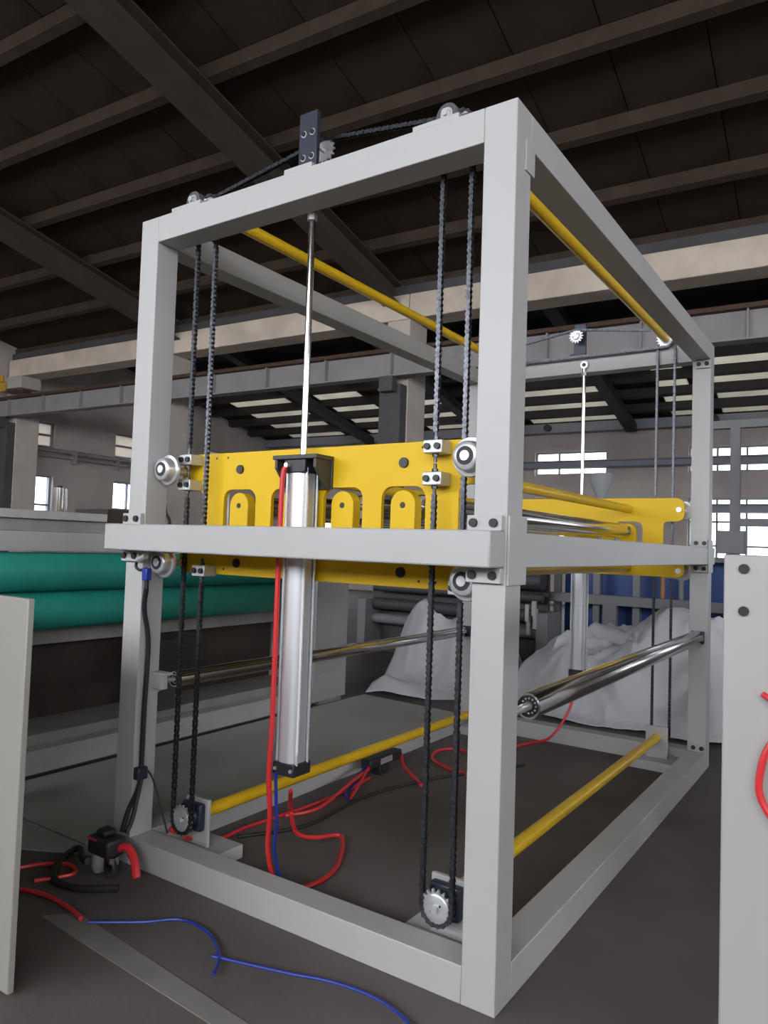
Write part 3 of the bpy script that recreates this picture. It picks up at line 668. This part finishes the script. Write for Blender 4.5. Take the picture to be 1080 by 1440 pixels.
hose('red_hose', 'red hose on the floor along the left bottom beam', [(-1.47, 0.16, 0.09), (-1.50, 0.38, FZ), (-1.50, 0.55, FZ), (-1.48, 0.72, FZ), (-1.45, 1.0, FZ), (-1.45, 1.23, FZ), (-1.48, 1.5, FZ)], 0.008, 'red_hose')
hose('red_hose', 'red hose curling on the floor behind the front cylinder', [(-1.46, 0.77, FZ), (-1.40, 0.95, FZ), (-1.44, 1.27, 0.05), (-1.50, 1.56, 0.06)], 0.009, 'red_hose')
hose('red_hose', 'short red hose end hanging from the black connector', [(-1.50, 1.52, 0.07), (-1.44, 1.38, 0.05), (-1.36, 1.16, FZ)], 0.008, 'red_hose')
hose('blue_hose', 'dark blue hose looping from the black connector on the floor', [(-1.51, 1.50, 0.07), (-1.47, 1.36, 0.03), (-1.42, 1.20, FZ), (-1.33, 1.12, FZ)], 0.008, 'blue_hose')
t = thing('hose_connector', 'black hose connector lying beside the yellow left shaft', 'connector', (-1.52, 1.65, 0)); box('connector_body', 'black', -1.545, -1.475, 1.50, 1.83, 0.05, 0.105, t, 0.01); box('connector_label', 'block_zinc', -1.4745, -1.473, 1.60, 1.72, 0.062, 0.095, t); box('connector_foot', 'black', -1.54, -1.48, 1.60, 1.7, 0.0, 0.0498, t, 0.004); fin(t)
hose('red_hose', 'straight red hose leading right from the black connector', [(-1.49, 1.84, 0.07), (-1.40, 1.74, 0.03), (-1.19, 1.58, FZ)], 0.009, 'red_hose')
hose('red_hose', 'red hose looped on the floor in the middle of the frame', [(-1.0, 1.86, FZ), (-1.06, 1.91, FZ), (-1.23, 1.95, FZ), (-1.40, 2.06, FZ), (-1.46, 2.24, FZ), (-1.38, 2.35, FZ), (-1.2, 2.29, FZ)], 0.009, 'red_hose')
hose('red_hose', 'red hose from the far cylinder down to the floor', [(bx_-0.01, by_-0.02, 0.485), (bx_-0.01, by_-0.03, 0.40), (bx_-0.03, by_-0.08, 0.25), (bx_-0.12, by_-0.16, 0.08), (-1.08, 2.80, FZ), (-1.13, 2.6, FZ), (-1.05, 2.4, FZ), (-0.98, 2.30, FZ)], 0.009, 'red_hose')
hose('red_hose', 'red hose loop on the floor at the lower left beside the grey panel', [(-1.90, -0.33, FZ), (-1.85, -0.22, FZ), (-1.76, -0.16, FZ), (-1.68, -0.20, FZ), (-1.74, -0.32, FZ)], 0.008, 'red_hose')
hose('red_hose', 'red hose lying straight on the floor at the lower left', [(-1.80, -0.42, FZ), (-1.62, -0.36, FZ), (-1.46, -0.36, FZ), (-1.36, -0.38, FZ)], 0.008, 'red_hose')
hose('blue_hose', 'blue hose curving over the floor in front of the frame', [(-1.32, -0.38, FZ), (-1.18, -0.27, FZ), (-1.09, -0.18, FZ), (-0.96, -0.18, FZ), (-0.83, -0.25, FZ), (-0.76, -0.34, FZ)], 0.005, 'blue_hose')
hose('blue_hose', 'blue hose on the floor beneath the front bottom beam', [(-0.84, -0.27, FZ), (-0.60, -0.20, FZ), (-0.45, -0.15, FZ), (-0.29, -0.14, FZ), (-0.15, -0.19, FZ), (-0.04, -0.30, FZ)], 0.005, 'blue_hose')
hose('black_cable', 'black cable lying across the floor inside the frame', [(-1.45, 0.45, FZ), (-1.30, 0.75, FZ), (-1.32, 1.2, FZ), (-1.2, 1.7, FZ), (-0.9, 2.3, FZ)], 0.008, 'rubber', 'cable')

# ================================================================== SIDE PLATES NEAR THE PHOTOGRAPHER
t = thing('machine_side_plate', 'plain light grey machine side plate at the left edge', 'machine panel', (-1.6, -0.75, 0))
box('plate', 'beige_paint', -2.7, -1.145, -0.755, -0.735, 0.010, 1.124, t, 0.003)
for x in (-2.5, -1.5): box('foot', 'dull_grey', x-0.12, x+0.06, -0.78, -0.71, 0.0, 0.0095, t)
for z in (0.15, 0.95): box('tie_beam', 'panel_paint', -2.7, -2.58, -0.7345, 0.0, z-0.05, z+0.05, t)
fin(t)
RY = -0.22
t = thing('machine_side_plate', 'light grey machine side plate with two dark bolts at the right edge', 'machine panel', (1.0, RY, 0))
pl = box('plate', 'panel_paint', 0.612, 1.9, RY, RY+0.02, 0.02, 1.318, t, 0.004)
for px in (0.652, ):
    for z in (1.288, 1.198): hexbolt('plate_bolt', (px, RY, z), (0, -1, 0), 0.0110, 0.007, pl)
for x in (0.75, 1.7): box('foot', 'dull_grey', x-0.05, x+0.05, RY-0.03, RY+0.05, 0.0, 0.0195, t)
MB().lathe((0.68, RY+0.021, 1.235), (0, 1, 0), [(0, 0.05), (0.2, 0.055), (1.6, 0.055), (1.62, 0.03)], 28).build('dark_roller', 'navy_black', t)
box('far_plate', 'panel_paint', 0.612, 1.9, 1.60, 1.62, 0.02, 1.318, t, 0.004)
for x in (0.72, 0.80, 0.88): cyl('fitting', 'zinc', (x, RY+0.06, 1.3185), (x, RY+0.06, 1.345), 0.012, t, 10)
box('rib', 'panel_paint', 0.70, 1.6, RY+0.0205, RY+0.14, 1.22, 1.318, t)
fin(t)
hose('red_hose', 'bright red hose arching across the right side plate', [(0.692, RY-0.012, 1.03), (0.73, RY-0.03, 1.012), (0.80, RY-0.035, 0.98)], 0.0065, 'red_hose')
hose('red_hose', 'thick red hose loop hanging on the right side plate', [(0.80, RY-0.02, 0.985), (0.715, RY-0.02, 0.94), (0.688, RY-0.02, 0.86), (0.70, RY-0.02, 0.80), (0.77, RY-0.02, 0.72), (0.85, RY-0.02, 0.69)], 0.0075, 'red_hose')

# ================================================================== LEFT UNIT WITH GREEN ROLLERS
GX = -3.06
t = thing('green_roller', 'upper dark green rubber roller of the machine on the left', 'roller', (GX, 1.4, 1.09), 'green rollers')
MB().lathe((GX, -0.55, 1.098), (0, 1, 0), [(0, 0.05), (0, 0.107), (0.004, 0.11), (3.236, 0.11), (3.24, 0.107), (3.24, 0.05)], 48).build('roller_sleeve', 'green', t); cyl('roller_core', 'orange', (GX, 2.6905, 1.098), (GX, 2.72, 1.098), 0.049, t, 24); fin(t)
t = thing('green_roller', 'lower dark green rubber roller of the machine on the left', 'roller', (GX-0.02, 1.4, 0.88), 'green rollers')
MB().lathe((GX-0.02, -0.55, 0.876), (0, 1, 0), [(0, 0.05), (0, 0.107), (0.004, 0.11), (3.236, 0.11), (3.24, 0.107), (3.24, 0.05)], 48).build('roller_sleeve', 'green', t); cyl('roller_core', 'copper', (GX-0.02, 2.6905, 0.876), (GX-0.02, 2.72, 0.876), 0.049, t, 24); fin(t)
t = thing('roller_machine', 'low grey roller machine frame behind the left post of the frame', 'machine', (-3.3, 1.4, 0))
box('end_column', 'frame_paint', -3.5, -2.90, 2.73, 3.16, 0.03, 1.06, t, 0.006); box('end_plinth', 'frame_paint', -3.5, -2.885, 2.70, 3.0, 0.03, 0.26, t, 0.004); box('foot', 'dull_grey', -3.1, -2.9, 2.8, 3.1, 0, 0.0295, t)
box('end_column', 'frame_paint', -3.5, -2.90, -1.05, -0.62, 0.03, 1.06, t, 0.006)
box('top_band', 'old_grey', -3.20, -3.02, -0.8, 2.6, 1.215, 1.325, t, 0.004); box('top_recess', 'dull_grey', -3.22, -3.06, -0.8, 2.6, 1.3255, 1.395, t, 0.003)
box('top_strip', 'old_grey', -3.4, -3.03, -0.8, 0.84, 1.3955, 1.445, t, 0.004)
box('face_plate', 'dull_grey', -3.40, -3.22, -0.6, 2.7, 0.66, 0.90, t, 0.004); box('back_panel', 'brown', -3.42, -3.36, -0.6, 2.7, 0.06, 0.655, t)
box('base_beam', 'old_grey', -2.99, -2.885, -0.9, 2.695, 0.0, 0.145, t, 0.004); box('base_tray', 'dull_grey', -3.36, -2.995, -0.6, 2.695, 0.0, 0.20, t, 0.004)
box('base_edge', 'bolt', -2.884, -2.868, -0.9, 2.69, 0.0, 0.020, t)
for y0, y1 in ((-0.6, -0.5), (2.62, 2.70)): box('stanchion', 'dull_grey', -3.30, -3.225, y0, y1, 0.9005, 1.2145, t)
fin(t)
t = thing('motor_box', 'black motor box under the green rollers', 'box', (-2.95, 1.25, 0.2)); box('box_body', 'black', -3.10, -2.90, 1.10, 1.46, 0.43, 0.665, t, 0.006); box('box_stand', 'bg_dark', -3.06, -2.95, 1.2, 1.36, 0.2005, 0.4295, t); fin(t)
t = thing('upright_cylinder', 'short chrome cylinder standing on the left machine', 'cylinder', (-3.12, 0.56, 1.445)); cyl('cylinder_barrel', 'chrome', (-3.12, 0.56, 1.446), (-3.12, 0.56, 1.585), 0.030, t, 24); cyl('cylinder_cap', 'bolt', (-3.12, 0.56, 1.5855), (-3.12, 0.56, 1.597), 0.025, t, 20); cyl('side_rod', 'chrome', (-3.085, 0.59, 1.446), (-3.085, 0.59, 1.58), 0.008, t, 10); fin(t)
tag(MB().box(-3.40, -3.06, 0.86, 1.25, 1.3958, 1.478).build('brown_box', 'brown', None, 0.004), 'dark brown box lying on the left machine behind the post', 'box')
hose('hanging_cable', 'dark cable hanging down the far column behind the upper left guide wheel', [B(-9.30, 7.12, 3.45), B(-9.29, 7.12, 2.6), B(-9.20, 7.08, 2.15), B(-9.10, 7.05, 1.75), B(-8.95, 7.0, 1.6), B(-8.9, 7.0, 1.1), B(-9.0, 7.05, 0.5), B(-8.95, 7.0, 0.03)], 0.028, 'bg_dark', 'cable')

# ================================================================== PLASTIC FILM HEAPS BEHIND THE FRAME
from mathutils import noise as mnoise
def ridged(x, y, f, sd):
    return 1.0-abs(mnoise.noise(Vector((x*f+sd, y*f-sd, sd))))*2.2
def film(name, label, corners, nx, ny, hfun, sd, m='film'):
    mb = MB(); P = []
    a, b, c, d = [Vector((*p, 0)) for p in corners]
    for j in range(ny+1):
        for i in range(nx+1):
            s, q = i/nx, j/ny; p = (a*(1-s)+b*s)*(1-q)+(d*(1-s)+c*s)*q
            e = min(s, 1-s, q, 1-q)*6; e = min(1.0, e)
            n1 = ridged(p.x, p.y, 1.6, sd); n2 = ridged(p.x+n1*0.2, p.y, 3.7, sd+5); n3 = ridged(p.x, p.y+n2*0.1, 8.0, sd+9)
            h = hfun(s, q); crease = (0.10*n1+0.055*n2+0.022*n3)*(0.25+min(1.0, h*2.2))*(0.4+0.6*e)
            p.x += 0.05*mnoise.noise(Vector((p.x*2, p.y*2, sd+2))); p.y += 0.12*mnoise.noise(Vector((p.x*2.2, p.y*2.2, sd+3)))
            p.z = max(0.006, h+crease-0.05); P.append(p)
    fs = [(j*(nx+1)+i, j*(nx+1)+i+1, (j+1)*(nx+1)+i+1, (j+1)*(nx+1)+i) for j in range(ny) for i in range(nx)]
    mb.add(P, fs, True); o = mb.build(name, m); tag(o, label, 'plastic sheet')
    so = o.modifiers.new('thickness', 'SOLIDIFY'); so.thickness = 0.004; so.offset = 1
    return o
def hump(s, q, c, wd): return math.exp(-((s-c[0])/wd[0])**2-((q-c[1])/wd[1])**2)
film('plastic_film', 'crumpled white plastic film heaped behind the left machine column', [(-2.80, 3.32), (-2.10, 3.72), (-2.05, 5.2), (-3.15, 5.0)], 70, 80,
     lambda s, q: 0.04+0.66*hump(s, q, (0.10, 0.55), (0.32, 0.20))+0.58*hump(s, q, (0.80, 0.56), (0.45, 0.22))+0.10*hump(s, q, (0.2, 0.10), (0.4, 0.10)), 3.3)
film('plastic_film', 'broad heap of white plastic film behind the far right of the frame', [(-1.72, 3.62), (0.10, 3.62), (0.3, 5.3), (-1.75, 5.3)], 100, 90,
     lambda s, q: 0.05+0.62*hump(s, q, (0.72, 0.55), (0.30, 0.22))+0.42*hump(s, q, (0.2, 0.62), (0.36, 0.30))+0.24*hump(s, q, (0.4, 0.32), (0.5, 0.16))+0.10*hump(s, q, (0.9, 0.2), (0.2, 0.15)), 8.1)

# ================================================================== MACHINES IN THE BACKGROUND
t = thing('blue_cabinet', 'deep blue panelled machine cabinet behind the far end of the frame', 'cabinet', (-1.2, 6.4, 0))
for i in range(4): box('door_panel', 'blue_panel', -2.10+0.42*i, -1.69+0.42*i, 6.2, 6.24, 0.08, 1.30, t, 0.006)
box('cabinet_body', 'bg_dark', -2.1, -0.42, 6.2405, 6.9, 0.05, 1.28, t); box('cabinet_base', 'bg_dark', -2.1, -0.42, 6.22, 6.9, 0, 0.0495, t); fin(t)
t = thing('grey_tube_frame', 'open grey tube framework in front of the blue cabinet', 'frame', (-1.2, 5.9, 0))
for x in (-2.1, -1.66, -1.24): box('upright', 'bg_grey', x-0.035, x+0.035, 5.95, 6.02, 0, 1.25, t)
box('rail', 'bg_grey', -3.2, -0.1, 5.87, 5.9495, 0.76, 0.86, t); box('rail', 'bg_grey', -3.2, -0.1, 5.95, 6.02, 1.2505, 1.30, t); box('leg', 'bg_grey', -1.56, -1.42, 5.86, 5.94, 0, 0.7595, t)
cyl('copper_pipe', 'copper', (-0.98, 5.98, 0.0), (-0.98, 5.98, 1.25), 0.022, t, 12); cyl('pipe', 'bg_grey', (-0.80, 5.98, 0.0), (-0.80, 5.98, 1.25), 0.03, t, 12); cyl('pipe', 'girder', (-0.70, 5.98, 0.0), (-0.66, 5.98, 1.25), 0.03, t, 12); fin(t)
t = thing('far_gantry', 'tall thin grey gantry by the far windows on the right', 'gantry', (0, 6.0, 0))
for x in (-0.35, 0.28, 0.9): box('gantry_post', 'bg_grey', x-0.045, x+0.045, 6.2, 6.29, 0, 2.62, t)
box('gantry_beam', 'bg_grey', -0.6, 1.6, 6.2, 6.29, 2.6205, 2.70, t); box('gantry_beam', 'bg_grey', -0.3045, 0.2345, 6.2, 6.29, 1.62, 1.70, t); fin(t)
t = thing('grey_control_box', 'grey control box on a stand beside the far right post', 'box', (-0.30, 5.8, 0)); box('box_shell', 'bg_grey', -0.43, -0.19, 5.72, 5.92, 1.34, 1.56, t, 0.006); box('box_post', 'bg_grey', -0.36, -0.29, 5.79, 5.86, 0, 1.3395, t); fin(t)
t = thing('grey_winder', 'low grey winding machine with rollers behind the frame centre', 'machine', (-2.6, 5.7, 0))
for z, r, m in ((0.60, 0.07, 'bg_dark'), (0.42, 0.06, 'bg_grey'), (0.98, 0.10, 'bg_dark'), (0.80, 0.05, 'bg_dark')): cyl('winder_roller', m, (-4.3, 5.6, z), (-2.12, 5.6, z), r, t, 16)
box('winder_side', 'bg_grey', -2.119, -1.99, 5.4, 5.8, 0, 0.66, t, 0.01); box('winder_side', 'bg_grey', -4.42, -4.301, 5.4, 5.8, 0, 0.66, t, 0.01); box('winder_back', 'bg_dark', -4.3, -2.12, 5.75, 5.80, 0.0, 1.15, t)
for k in range(4): box('winder_lever', 'old_grey', -2.22+0.0*k+0.08*(k % 2), -2.18+0.08*(k % 2), 5.40-0.02*k, 5.44-0.02*k, 0.42+0.07*k, 0.66+0.04*k, t)
fin(t)
t = thing('material_hopper', 'pale cone shaped material hopper above the yellow far plate', 'hopper', (-1.66, 6.05, 1.6)); MB().lathe((-1.66, 6.05, 1.86), (0, 0, 1), [(0, 0.04), (0.05, 0.05), (0.24, 0.125), (0.31, 0.13), (0.31, 0.12)], 28).build('hopper_cone', 'hopper', t); cyl('hopper_stand', 'bg_grey', (-1.66, 6.05, 1.3005), (-1.66, 6.05, 1.86), 0.04, t, 12); fin(t)
